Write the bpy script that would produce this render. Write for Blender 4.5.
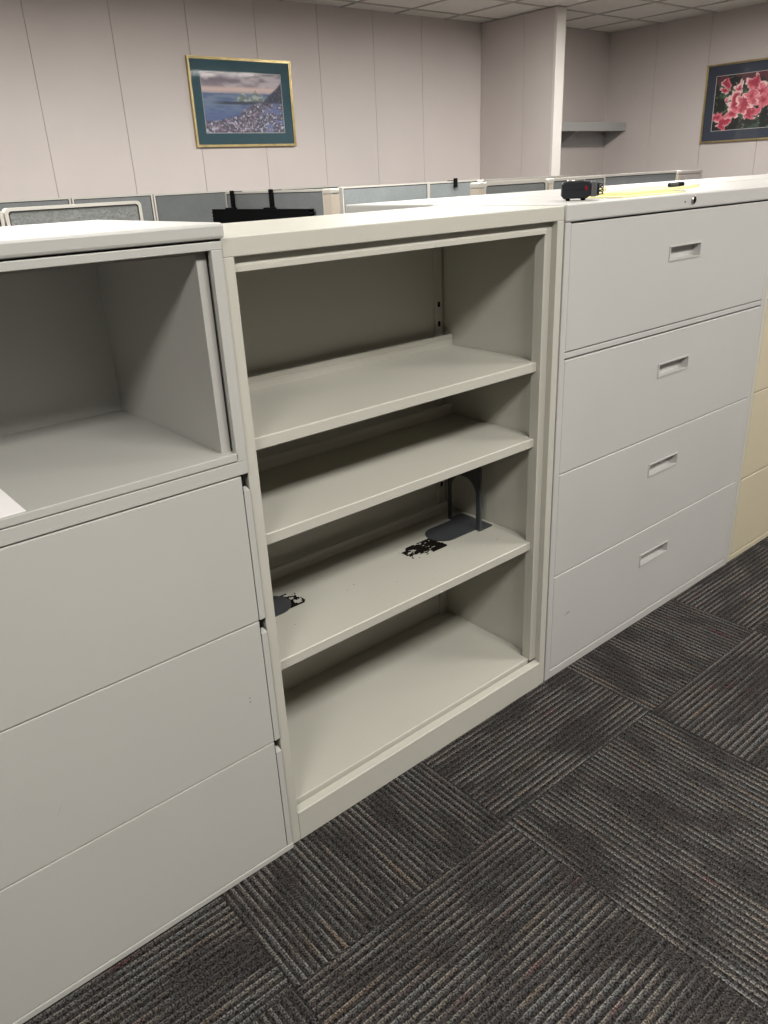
import bpy, bmesh, math, random
import numpy as np
from mathutils import Matrix, Vector

for o in list(bpy.data.objects):
    bpy.data.objects.remove(o, do_unlink=True)
S = bpy.context.scene
C = S.collection
random.seed(7)

# ------------------------------------------------------------------ camera
CAM = (-0.6703, -1.2129, 1.4223)
YAW, PITCH, ROLL, FPX = 0.6867, 0.4072, -0.0478, 776.74
fw = Vector((math.sin(YAW)*math.cos(PITCH), math.cos(YAW)*math.cos(PITCH), -math.sin(PITCH)))
r0 = Vector((math.cos(YAW), -math.sin(YAW), 0))
u0 = r0.cross(fw)
rt = math.cos(ROLL)*r0 + math.sin(ROLL)*u0
up = -math.sin(ROLL)*r0 + math.cos(ROLL)*u0
cd = bpy.data.cameras.new('camera')
cd.sensor_fit = 'VERTICAL'
cd.sensor_height = 36.0
cd.lens = FPX*36.0/1024.0
cd.clip_start = 0.02
co = bpy.data.objects.new('camera', cd)
C.objects.link(co)
co.matrix_world = Matrix(((rt.x, up.x, -fw.x, CAM[0]), (rt.y, up.y, -fw.y, CAM[1]), (rt.z, up.z, -fw.z, CAM[2]), (0, 0, 0, 1)))
S.camera = co

# ------------------------------------------------------------------ world, exposure
w = bpy.data.worlds.new('world')
S.world = w
w.use_nodes = True
w.node_tree.nodes['Background'].inputs[0].default_value = (1, 0.96, 0.9, 1)
w.node_tree.nodes['Background'].inputs[1].default_value = 0.05
S.view_settings.view_transform = 'Standard'
S.view_settings.look = 'None'
S.view_settings.gamma = 1
S.view_settings.use_curve_mapping = False
S.view_settings.exposure = 0.0
LAMP_POWER = {-1.781: 82.0, 0.646: 13.0, 2.468: 80.0}          # recessed ceiling lights: aisle row, cabinet row, cubicle row

# ------------------------------------------------------------------ materials
def srgb(r, g, b):
    f = lambda c: (c/255/12.92 if c/255 <= 0.04045 else ((c/255+0.055)/1.055)**2.4)
    return (f(r), f(g), f(b), 1)

def nt(m):
    m.use_nodes = True
    t = m.node_tree
    return t, t.nodes['Principled BSDF']

def paint(name, col, rough=0.45, var=0.05, scale=3.0, bump=0.05, bscale=600, metallic=0.0, spec=0.5):
    """painted / plastic surface: soft large tone variation and a fine grain"""
    m = bpy.data.materials.new(name)
    t, b = nt(m)
    tc = t.nodes.new('ShaderNodeTexCoord')
    n = t.nodes.new('ShaderNodeTexNoise')
    n.inputs['Scale'].default_value = scale
    n.inputs['Detail'].default_value = 4
    t.links.new(tc.outputs['Object'], n.inputs['Vector'])
    r = t.nodes.new('ShaderNodeValToRGB')
    r.color_ramp.elements[0].position = 0.3
    r.color_ramp.elements[1].position = 0.7
    r.color_ramp.elements[0].color = [c*(1-var) for c in col[:3]]+[1]
    r.color_ramp.elements[1].color = [min(1, c*(1+var)) for c in col[:3]]+[1]
    t.links.new(n.outputs['Fac'], r.inputs['Fac'])
    t.links.new(r.outputs['Color'], b.inputs['Base Color'])
    b.inputs['Roughness'].default_value = rough
    b.inputs['Metallic'].default_value = metallic
    b.inputs['Specular IOR Level'].default_value = spec
    if bump:
        n2 = t.nodes.new('ShaderNodeTexNoise')
        n2.inputs['Scale'].default_value = bscale
        n2.inputs['Detail'].default_value = 2
        t.links.new(tc.outputs['Object'], n2.inputs['Vector'])
        bp = t.nodes.new('ShaderNodeBump')
        bp.inputs['Strength'].default_value = bump
        bp.inputs['Distance'].default_value = 0.002
        t.links.new(n2.outputs['Fac'], bp.inputs['Height'])
        t.links.new(bp.outputs['Normal'], b.inputs['Normal'])
    return m

M = {}
M['grey_paint'] = paint('grey_paint', (0.405, 0.398, 0.368, 1), 0.42, 0.02)
M['right_paint'] = paint('right_paint', (0.41, 0.40, 0.378, 1), 0.42, 0.02)
M['case_paint'] = paint('case_paint', (0.425, 0.412, 0.355, 1), 0.40, 0.025)
M['tan_paint'] = paint('tan_paint', (0.46, 0.405, 0.29, 1), 0.45, 0.02)
M['recess'] = paint('recess_black', (0.008, 0.008, 0.008, 1), 0.7, 0.1, spec=0.1)  # near-black colour put in as shade inside pulls, holes, slots and seams
M['gap'] = paint('gap_dark', (0.06, 0.058, 0.052, 1), 0.7, 0.1)  # dark tone for painted gap shade, also used for small scuff marks
M['chrome'] = paint('chrome', (0.55, 0.53, 0.5, 1), 0.25, 0.05, metallic=1.0, bump=0)
M['bookend'] = paint('bookend_enamel', (0.042, 0.045, 0.048, 1), 0.42, 0.1)
M['residue'] = paint('residue', (0.006, 0.004, 0.003, 1), 0.9, 0.3, scale=80, spec=0.08)
M['black_plastic'] = paint('black_plastic', (0.008, 0.0095, 0.012, 1), 0.4, 0.1, spec=0.3)
M['black_matt'] = paint('black_matt', (0.0025, 0.0025, 0.003, 1), 0.8, 0.1, spec=0.1)
M['red'] = paint('red_window', (0.16, 0.006, 0.012, 1), 0.25, 0.1)
M['ribbed'] = paint('ribbed_grey', (0.10, 0.10, 0.10, 1), 0.4, 0.1)
M['yellow'] = paint('yellow_paper', (0.70, 0.66, 0.33, 1), 0.7, 0.04)
M['paper'] = paint('white_paper', (0.82, 0.79, 0.78, 1), 0.7, 0.02)
M['gold'] = paint('gold_frame', (0.50, 0.40, 0.20, 1), 0.32, 0.15, scale=20, metallic=0.75, bump=0)
M['teal_mat'] = paint('teal_mat', (0.042, 0.105, 0.13, 1), 0.7, 0.06)
M['navy_mat'] = paint('navy_mat', (0.035, 0.045, 0.07, 1), 0.7, 0.06)
M['white_line'] = paint('bevel_white', (0.6, 0.58, 0.54, 1), 0.6, 0.02)
M['wall'] = paint('wall_vinyl', (0.58, 0.525, 0.50, 1), 0.62, 0.025, scale=2, bump=0.12, bscale=350)
M['seam'] = paint('wall_seam', (0.42, 0.37, 0.34, 1), 0.8, 0.05)
M['trim'] = paint('corner_trim', (0.66, 0.62, 0.58, 1), 0.5, 0.02)
M['grid'] = paint('ceiling_grid', (0.48, 0.46, 0.43, 1), 0.5, 0.03)
M['shelf_grey'] = paint('alcove_shelf_grey', (0.40, 0.40, 0.39, 1), 0.5, 0.03)
M['rim'] = paint('panel_rim', (0.50, 0.48, 0.43, 1), 0.45, 0.03)
M['post'] = paint('panel_post', (0.50, 0.44, 0.36, 1), 0.5, 0.03)
M['gasket'] = paint('panel_gasket', (0.03, 0.03, 0.03, 1), 0.6, 0.05)
M['taupe'] = paint('taupe_laminate', (0.36, 0.33, 0.31, 1), 0.5, 0.03)
M['lamp_body'] = paint('lamp_enamel', (0.8, 0.8, 0.78, 1), 0.4, 0.02)

def fabric(name, col, scale=260):
    m = paint(name, col, 0.9, 0.06, scale=6, bump=0)
    t, b = nt(m)
    tc = t.nodes.new('ShaderNodeTexCoord')
    ck = t.nodes.new('ShaderNodeTexVoronoi')
    ck.inputs['Scale'].default_value = scale
    t.links.new(tc.outputs['Object'], ck.inputs['Vector'])
    bp = t.nodes.new('ShaderNodeBump')
    bp.inputs['Strength'].default_value = 0.5
    bp.inputs['Distance'].default_value = 0.003
    t.links.new(ck.outputs['Distance'], bp.inputs['Height'])
    t.links.new(bp.outputs['Normal'], b.inputs['Normal'])
    src = b.inputs['Base Color'].links[0].from_socket
    mx = t.nodes.new('ShaderNodeMix')
    mx.data_type = 'RGBA'
    mx.blend_type = 'MULTIPLY'
    mx.inputs['Factor'].default_value = 0.55
    rp = t.nodes.new('ShaderNodeValToRGB')
    rp.color_ramp.elements[0].color = (0.55, 0.55, 0.55, 1)
    rp.color_ramp.elements[1].color = (1.3, 1.3, 1.3, 1)
    t.links.new(ck.outputs['Distance'], rp.inputs['Fac'])
    t.links.new(src, mx.inputs[6])
    t.links.new(rp.outputs['Color'], mx.inputs[7])
    t.links.new(mx.outputs[2], b.inputs['Base Color'])
    return m
M['fabric_light'] = fabric('fabric_light', (0.21, 0.23, 0.232, 1))
M['fabric_mid'] = fabric('fabric_mid', (0.175, 0.187, 0.187, 1))
M['fabric_dark'] = fabric('fabric_dark', (0.125, 0.134, 0.134, 1))
M['fabric_weave'] = fabric('fabric_weave', (0.19, 0.20, 0.19, 1), 75)

def glass_mat():
    m = bpy.data.materials.new('picture_glass')
    t, b = nt(m)
    out = t.nodes['Material Output']
    tr = t.nodes.new('ShaderNodeBsdfTransparent')
    gl = t.nodes.new('ShaderNodeBsdfGlossy')
    gl.inputs['Roughness'].default_value = 0.04
    fr = t.nodes.new('ShaderNodeFresnel')
    fr.inputs['IOR'].default_value = 1.45
    mx = t.nodes.new('ShaderNodeMixShader')
    t.links.new(fr.outputs[0], mx.inputs[0])
    t.links.new(tr.outputs[0], mx.inputs[1])
    t.links.new(gl.outputs[0], mx.inputs[2])
    t.links.new(mx.outputs[0], out.inputs['Surface'])
    return m
M['glass'] = glass_mat()

def print_mat():
    m = bpy.data.materials.new('art_print')
    t, b = nt(m)
    a = t.nodes.new('ShaderNodeVertexColor')
    a.layer_name = 'ink'
    t.links.new(a.outputs['Color'], b.inputs['Base Color'])
    b.inputs['Roughness'].default_value = 0.6
    return m
M['print'] = print_mat()

def lamp_mat():
    m = bpy.data.materials.new('lamp_diffuser')
    t, b = nt(m)
    b.inputs['Base Color'].default_value = (0.9, 0.9, 0.88, 1)
    b.inputs['Emission Color'].default_value = (1, 0.93, 0.82, 1)
    b.inputs['Emission Strength'].default_value = 3.0
    return m
M['diffuser'] = lamp_mat()

def tile_mat():
    m = paint('ceiling_tile', (0.82, 0.80, 0.75, 1), 0.9, 0.03, scale=4, bump=0)
    t, b = nt(m)
    tc = t.nodes.new('ShaderNodeTexCoord')
    n = t.nodes.new('ShaderNodeTexNoise')
    n.inputs['Scale'].default_value = 90
    n.inputs['Detail'].default_value = 5
    t.links.new(tc.outputs['Object'], n.inputs['Vector'])
    bp = t.nodes.new('ShaderNodeBump')
    bp.inputs['Strength'].default_value = 0.6
    bp.inputs['Distance'].default_value = 0.004
    t.links.new(n.outputs['Fac'], bp.inputs['Height'])
    t.links.new(bp.outputs['Normal'], b.inputs['Normal'])
    return m
M['tile'] = tile_mat()

RIBS = 36
TS = 0.6085
def carpet_mat():
    """ribs run along local Y; stripe colour, dark grooves, sheared patches, speckle"""
    m = bpy.data.materials.new('carpet_pile')
    t, b = nt(m)
    N, L = t.nodes.new, t.links.new
    tc = N('ShaderNodeTexCoord')
    oi = N('ShaderNodeObjectInfo')
    sx = N('ShaderNodeSeparateXYZ')
    L(tc.outputs['Object'], sx.inputs[0])
    def math_(op, a, bb=None, c=None):
        n = N('ShaderNodeMath'); n.operation = op
        for i, v in enumerate((a, bb, c)):
            if v is None: continue
            if hasattr(v, 'node'): L(v, n.inputs[i])
            else: n.inputs[i].default_value = v
        return n.outputs[0]
    def mapr(v, a, bb, c, d):
        n = N('ShaderNodeMapRange'); n.interpolation_type = 'SMOOTHSTEP'
        L(v, n.inputs[0])
        for i, k in enumerate((a, bb, c, d)): n.inputs[i+1].default_value = k
        return n.outputs[0]
    def noise(vec, scale, detail=2, dims='4D'):
        n = N('ShaderNodeTexNoise'); n.noise_dimensions = dims
        n.inputs['Scale'].default_value = scale; n.inputs['Detail'].default_value = detail
        L(vec, n.inputs['Vector'])
        if dims == '4D':
            L(math_('MULTIPLY', oi.outputs['Random'], 57.0), n.inputs['W'])
        return n.outputs['Fac']
    def comb(x, y, z=0.0):
        n = N('ShaderNodeCombineXYZ')
        for i, v in enumerate((x, y, z)):
            if hasattr(v, 'node'): L(v, n.inputs[i])
            else: n.inputs[i].default_value = v
        return n.outputs[0]
    ph = math_('MULTIPLY', math_('ADD', sx.outputs['X'], TS/2), RIBS/TS)
    idx = math_('FLOOR', ph)
    fr = math_('FRACT', ph)
    d = math_('ABSOLUTE', math_('SUBTRACT', fr, 0.5))          # 0 at rib middle
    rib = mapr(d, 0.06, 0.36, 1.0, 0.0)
    rib_highlight = mapr(math_('ABSOLUTE', math_('SUBTRACT', fr, 0.34)), 0.02, 0.12, 1.0, 0.0)  # thin highlight painted into the colour along one flank of each rib
    # where the stripe yarn shows: long streaks per rib and big sheared patches
    streak = noise(comb(math_('MULTIPLY', idx, 3.17), math_('MULTIPLY', sx.outputs['Y'], 4.0)), 1.0, 2)
    patch = noise(comb(math_('MULTIPLY', sx.outputs['X'], 11.0), math_('MULTIPLY', sx.outputs['Y'], 5.0)), 1.0, 2)
    vis = math_('MULTIPLY', mapr(streak, 0.30, 0.55, 0.45, 1.0), mapr(patch, 0.38, 0.56, 0.22, 1.0))
    speck = noise(tc.outputs['Object'], 260, 3, '3D')
    sp2 = mapr(speck, 0.36, 0.64, 0.2, 1.9)
    hue = noise(comb(math_('MULTIPLY', idx, 5.7), math_('MULTIPLY', sx.outputs['Y'], 6.0), 4.0), 1.0, 1)
    rp = N('ShaderNodeValToRGB')
    rp.color_ramp.elements[0].position = 0.24
    rp.color_ramp.elements[0].color = (0.085, 0.022, 0.026, 1)
    rp.color_ramp.elements[1].position = 0.72
    rp.color_ramp.elements[1].color = (0.085, 0.063, 0.045, 1)
    for p, c in ((0.32, (0.058, 0.046, 0.042, 1)), (0.44, (0.07, 0.064, 0.057, 1)), (0.52, (0.055, 0.058, 0.059, 1)), (0.61, (0.074, 0.066, 0.056, 1))):
        e = rp.color_ramp.elements.new(p); e.color = c
    L(hue, rp.inputs['Fac'])
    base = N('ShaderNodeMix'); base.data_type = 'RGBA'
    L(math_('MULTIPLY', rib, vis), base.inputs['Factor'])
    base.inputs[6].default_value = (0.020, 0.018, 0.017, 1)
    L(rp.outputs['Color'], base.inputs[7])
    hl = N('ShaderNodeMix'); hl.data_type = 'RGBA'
    L(math_('MULTIPLY', math_('MULTIPLY', rib_highlight, vis), 0.55), hl.inputs['Factor'])
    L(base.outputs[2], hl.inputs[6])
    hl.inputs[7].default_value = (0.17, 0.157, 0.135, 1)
    mul = N('ShaderNodeMix'); mul.data_type = 'RGBA'; mul.blend_type = 'MULTIPLY'
    mul.inputs['Factor'].default_value = 1.0
    L(hl.outputs[2], mul.inputs[6])
    L(comb(sp2, sp2, sp2), mul.inputs[7])
    L(mul.outputs[2], b.inputs['Base Color'])
    b.inputs['Roughness'].default_value = 0.95
    b.inputs['Specular IOR Level'].default_value = 0.1
    bp = N('ShaderNodeBump')
    bp.inputs['Strength'].default_value = 0.7
    bp.inputs['Distance'].default_value = 0.003
    L(speck, bp.inputs['Height'])
    L(bp.outputs['Normal'], b.inputs['Normal'])
    return m
M['carpet'] = carpet_mat()

# ------------------------------------------------------------------ mesh helpers
def box(bm, x0, x1, y0, y1, z0, z1, bev=0.0):
    vs = [bm.verts.new((x, y, z)) for x in (x0, x1) for y in (y0, y1) for z in (z0, z1)]
    fs = [bm.faces.new([vs[i] for i in f]) for f in ((0, 1, 3, 2), (4, 6, 7, 5), (0, 4, 5, 1), (2, 3, 7, 6), (0, 2, 6, 4), (1, 5, 7, 3))]
    if bev:
        es = set(e for f in fs for e in f.edges)
        bmesh.ops.bevel(bm, geom=list(es), offset=bev, segments=2, affect='EDGES', profile=0.5)

def prism(bm, pts, axis, a0, a1, bev=0.0):
    """pts: 2-D outline, extruded along axis from a0 to a1"""
    def P(p, a):
        return {'x': (a, p[0], p[1]), 'y': (p[0], a, p[1]), 'z': (p[0], p[1], a)}[axis]
    A = [bm.verts.new(P(p, a0)) for p in pts]
    B = [bm.verts.new(P(p, a1)) for p in pts]
    fs = [bm.faces.new(A), bm.faces.new(B[::-1])]
    n = len(pts)
    for i in range(n):
        fs.append(bm.faces.new((A[i], B[i], B[(i+1) % n], A[(i+1) % n])))
    bmesh.ops.recalc_face_normals(bm, faces=fs)
    if bev:
        bmesh.ops.bevel(bm, geom=list(set(e for f in fs[:2] for e in f.edges)), offset=bev, segments=1, affect='EDGES')

def ring(bm, outer, inner, axis, a0, a1):
    """solid frame between two outlines with equal point counts"""
    def P(p, a):
        return {'x': (a, p[0], p[1]), 'y': (p[0], a, p[1]), 'z': (p[0], p[1], a)}[axis]
    n = len(outer)
    O0, O1 = [[bm.verts.new(P(p, a)) for p in outer] for a in (a0, a1)]
    I0, I1 = [[bm.verts.new(P(p, a)) for p in inner] for a in (a0, a1)]
    fs = []
    for i in range(n):
        j = (i+1) % n
        fs += [bm.faces.new((O0[i], O0[j], I0[j], I0[i])), bm.faces.new((O1[i], I1[i], I1[j], O1[j])),
               bm.faces.new((O0[i], O1[i], O1[j], O0[j])), bm.faces.new((I0[i], I0[j], I1[j], I1[i]))]
    bmesh.ops.recalc_face_normals(bm, faces=fs)

def tube(bm, pts, r, seg=8, closed=False):
    pts = [Vector(p) for p in pts]
    n = len(pts)
    rings = []
    for i, p in enumerate(pts):
        a = pts[(i-1) % n] if (closed or i > 0) else p
        c = pts[(i+1) % n] if (closed or i < n-1) else p
        d = (c-a).normalized()
        s = d.cross(Vector((0.13, 0.31, 0.94))).normalized()
        q = d.cross(s)
        rings.append([bm.verts.new(p+r*(math.cos(k*2*math.pi/seg)*s+math.sin(k*2*math.pi/seg)*q)) for k in range(seg)])
    for i in range(n if closed else n-1):
        A, B = rings[i], rings[(i+1) % n]
        for k in range(seg):
            bm.faces.new((A[k], A[(k+1) % seg], B[(k+1) % seg], B[k]))
    if not closed:
        bm.faces.new(rings[0][::-1]); bm.faces.new(rings[-1])

def disc(bm, cx, cy, cz, r, h, axis='y', seg=24, bev=0.0):
    pts = [(math.cos(k*2*math.pi/seg)*r, math.sin(k*2*math.pi/seg)*r) for k in range(seg)]
    if axis == 'y':
        prism(bm, [(cx+a, cz+b) for a, b in pts], 'y', cy, cy+h, bev)
    elif axis == 'z':
        prism(bm, [(cx+a, cy+b) for a, b in pts], 'z', cz, cz+h, bev)
    else:
        prism(bm, [(cy+a, cz+b) for a, b in pts], 'x', cx, cx+h, bev)

def obj(name, bm, mat, parent=None, smooth=False):
    """link a bmesh (world coordinates) as one mesh object; a parent's location is taken off"""
    me = bpy.data.meshes.new(name)
    if parent is not None:
        off = Vector((0, 0, 0)); p = parent
        while p is not None:
            off += p.location; p = p.parent
        bmesh.ops.translate(bm, verts=bm.verts, vec=-off)
    bmesh.ops.recalc_face_normals(bm, faces=bm.faces)
    bm.to_mesh(me); bm.free()
    me.materials.append(M[mat] if isinstance(mat, str) else mat)
    if smooth:
        for f in me.polygons: f.use_smooth = True
    o = bpy.data.objects.new(name, me)
    C.objects.link(o)
    if parent is not None: o.parent = parent
    return o

def bx(name, mat, parent, *boxes, bev=0.0015):
    bm = bmesh.new()
    for b in boxes: box(bm, *b, bev=bev)
    return obj(name, bm, mat, parent)

def tag(o, label, cat, group=None):
    o['label'] = label; o['category'] = cat
    if group: o['group'] = group
    return o

def thing(name, loc, label, cat, group=None):
    o = bpy.data.objects.new(name, None)
    o.empty_display_size = 0.1
    o.location = loc
    C.objects.link(o)
    return tag(o, label, cat, group)

def struct(o):
    o['kind'] = 'structure'
    return o

def copy_tree(o, parent=None):
    c = o.copy(); C.objects.link(c); c.parent = parent
    for ch in list(o.children): copy_tree(ch, c)
    return c

def front_with_hole(bm, x0, x1, z0, z1, y0, y1, hole, e=0.0015):
    """drawer front: bevelled slab, front face at y0, with a rectangular opening right through"""
    hx0, hx1, hz0, hz1 = hole
    R = lambda a, b, c, d, y: [bm.verts.new(p) for p in ((a, y, c), (b, y, c), (b, y, d), (a, y, d))]
    F = R(x0+e, x1-e, z0+e, z1-e, y0)
    Sd = R(x0, x1, z0, z1, y0+e)
    Bk = R(x0, x1, z0, z1, y1)
    H = R(hx0, hx1, hz0, hz1, y0)
    H2 = R(hx0, hx1, hz0, hz1, y1)
    for A, B in ((H, F), (F, Sd), (Sd, Bk), (Bk, H2), (H2, H)):
        for i in range(4):
            j = (i+1) % 4
            bm.faces.new((A[i], A[j], B[j], B[i]))

# ------------------------------------------------------------------ room shell
H = 2.74
XL, XR, YF, YB = -6.5, 7.58, -7.0, 4.82
# floor: sub floor plus laid carpet tiles, quarter-turned
bm = bmesh.new(); box(bm, XL, XR, YF, YB, -0.05, -0.004)
floor = struct(obj('floor', bm, 'carpet'))
def tile_mesh():
    me = bpy.data.meshes.new('carpet_tile')
    vs, fs = [], []
    prof = [(0.0, -0.0027), (0.18, -0.0006), (0.34, 0.0), (0.66, 0.0), (0.82, -0.0006)]
    xs = []
    g = 0.0008
    for i in range(RIBS):
        for a, z in prof: xs.append((-TS/2+g+(TS-2*g)*(i+a)/RIBS, z))
    xs.append((TS/2-g, -0.0027))
    for x, z in xs: vs += [(x, -TS/2+g, z), (x, TS/2-g, z)]
    for i in range(len(xs)-1): fs.append((2*i, 2*i+2, 2*i+3, 2*i+1))
    me.from_pydata(vs, [], fs)
    me.materials.append(M['carpet'])
    for p in me.polygons: p.use_smooth = True
    return me
tm = tile_mesh()
X0, Y0 = -0.195, -0.295          # a tile corner read from the photograph
for i in range(-5, 6):
    for j in range(-6, 1):
        o = bpy.data.objects.new('carpet_tile', tm)
        C.objects.link(o)
        o.parent = floor
        o.location = (X0+(i+0.5)*TS, Y0+(j+0.5)*TS, 0)
        o.rotation_euler.z = 0 if (i+j) % 2 == 0 else math.pi/2
        if random.random() < 0.5: o.rotation_euler.z += math.pi

# ceiling: plenum slab, T-bar grid, lay-in tiles
bm = bmesh.new(); box(bm, XL, XR, YF, YB, H+0.05, H+0.1)
ceiling = struct(obj('ceiling', bm, 'tile'))
GX, GY, G = 7.10, 3.985, 0.607
gx = [GX-G*k for k in range(-1, 24) if XL < GX-G*k < XR]
gy = [GY-G*k for k in range(-2, 20) if YF < GY-G*k < YB]
bm = bmesh.new()
for x in gx: box(bm, x-0.011, x+0.011, YF, YB, H-0.004, H+0.02)
for y in gy: box(bm, XL, XR, y-0.011, y+0.011, H-0.0035, H+0.0205)
obj('grid_bars', bm, 'grid', ceiling)
bm = bmesh.new(); box(bm, -G/2+0.008, G/2-0.008, -G/2+0.008, G/2-0.008, 0.004, 0.02, bev=0.003)
ct = bpy.data.meshes.new('ceiling_tile'); bm.to_mesh(ct); bm.free(); ct.materials.append(M['tile'])
lamps = [(c*2.428+0.42, r) for c in range(-1, 3) for r in (-1.781, 0.646)] + [(c*2.428+0.42, 2.468) for c in range(-1, 3)]
def cellx(x): return math.floor((x-GX)/G)
def celly(y): return math.floor((y-GY)/G)
lampcells = set()
LAMPPOS = []
for (lx, ly) in lamps:
    i = round((lx-GX)/G); j = celly(ly)
    lampcells |= {(i-1, j), (i, j)}
    LAMPPOS.append((GX+i*G, GY+(j+0.5)*G, LAMP_POWER[ly]))
for i in range(-18, 2):
    for j in range(-14, 3):
        x, y = GX+(i+0.5)*G, GY+(j+0.5)*G
        if x-G/2 > XR or y-G/2 > YB: continue
        if (i, j) in lampcells or x < -1.0 or y < -2.6: continue
        o = bpy.data.objects.new('ceiling_tile', ct)
        C.objects.link(o); o.parent = ceiling
        sx = sy = 1.0
        if x+G/2 > XR: sx = (XR-(x-G/2))/G; x = (x-G/2+XR)/2
        if y+G/2 > YB: sy = (YB-(y-G/2))/G; y = (y-G/2+YB)/2
        if sx < 0.1 or sy < 0.1: C.objects.unlink(o); bpy.data.objects.remove(o); continue
        o.location = (x, y, H); o.scale = (sx, sy, 1)

def wall(name, axis, at, a0, a1, z0, z1, thick, seams, face):
    """backing slab plus separate vinyl panels with a narrow seam; face = +1/-1 side the panels are on"""
    bm = bmesh.new()
    b0, b1 = (at, at+thick) if face < 0 else (at-thick, at)
    box(bm, *((a0, a1, b0, b1) if axis == 'y' else (b0, b1, a0, a1)), z0, z1)
    o = struct(obj(name, bm, 'seam'))
    ss = [a0]+[s for s in seams if a0 < s < a1]+[a1]
    for s0, s1 in zip(ss, ss[1:]):
        bm = bmesh.new()
        p0, p1 = (at-0.008, at+0.001) if face < 0 else (at-0.001, at+0.008)
        s0 += 0.0016; s1 -= 0.0016
        box(bm, *((s0, s1, p0, p1) if axis == 'y' else (p0, p1, s0, s1)), z0, z1, bev=0.002)
        obj('wall_panel', bm, 'wall', o)
    return o
bs = [-3.34, -2.74, -2.15, -1.55, -0.95, -0.36, 0.235, 0.83, 1.426, 2.015, 2.604, 3.197, 3.803, 4.402, 4.981]
wall('wall_back', 'y', YB, XL, 5.78, 0, H+0.03, 0.12, bs, -1)
wall('wall_alcove', 'y', 4.60, 5.90, XR, 0, H+0.03, 0.12, [6.5], -1)
wall('wall_right', 'x', XR, YF, 4.60, 0, H+0.03, 0.12, [-3.8, -3.2, -2.6, -2, -1.4, -0.8, -0.2, 0.4, 1.0, 1.62, 2.22, 2.821, 3.42, 4.01], -1)
wall('wall_left', 'x', XL, YF, YB, 0, H+0.03, 0.12, [], 1)
wall('wall_front', 'y', YF, XL, XR, 0, H+0.03, 0.12, [], 1)
WY = 3.90
o = wall('wall_wing', 'x', 5.778, WY, YB-0.01, 0, H-0.004, 0.112, [4.265], -1)
bm = bmesh.new()
box(bm, 5.768, 5.895, WY-0.012, WY+0.02, 0, H-0.004, bev=0.003)
struct(obj('trim_1', bm, 'trim'))

# ------------------------------------------------------------------ ceiling lights (their light lives here)
def ceiling_light(x, y, power, label):
    t = thing('ceiling_light', (x, y, H), label, 'ceiling light', 'recessed ceiling lights')
    bm = bmesh.new()
    hx, hy = G-0.013, G/2-0.013
    ring(bm, [(x-hx, y-hy), (x+hx, y-hy), (x+hx, y+hy), (x-hx, y+hy)], [(x-hx+0.03, y-hy+0.03), (x+hx-0.03, y-hy+0.03), (x+hx-0.03, y+hy-0.03), (x-hx+0.03, y+hy-0.03)], 'z', H-0.002, H+0.045)
    obj('frame', bm, 'lamp_body', t)
    bm = bmesh.new()
    box(bm, x-hx+0.03, x+hx-0.03, y-hy+0.03, y+hy-0.03, H+0.02, H+0.03)
    obj('diffuser', bm, 'diffuser', t)
    ld = bpy.data.lights.new('tube_light', 'AREA')
    ld.shape = 'RECTANGLE'; ld.size = 2*hx-0.08; ld.size_y = 2*hy-0.08
    ld.energy = power
    ld.color = (1.0, 0.978, 0.945)
    ld.spread = math.radians(180)
    lo = bpy.data.objects.new('tube_light', ld)
    C.objects.link(lo)
    lo.parent = t
    lo.location = (0, 0, 0.012)
for (x, y, pw) in LAMPPOS:
    row = 'over the aisle before the cabinets' if y < -1 else ('over the cabinet tops' if y < 1 else 'over the cubicles')
    k = round((x-LAMPPOS[0][0])/2.428)
    ceiling_light(x, y, pw, 'recessed ceiling light %s, %s from the left wall' % (row, ('first', 'second', 'third', 'fourth')[k]))

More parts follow.
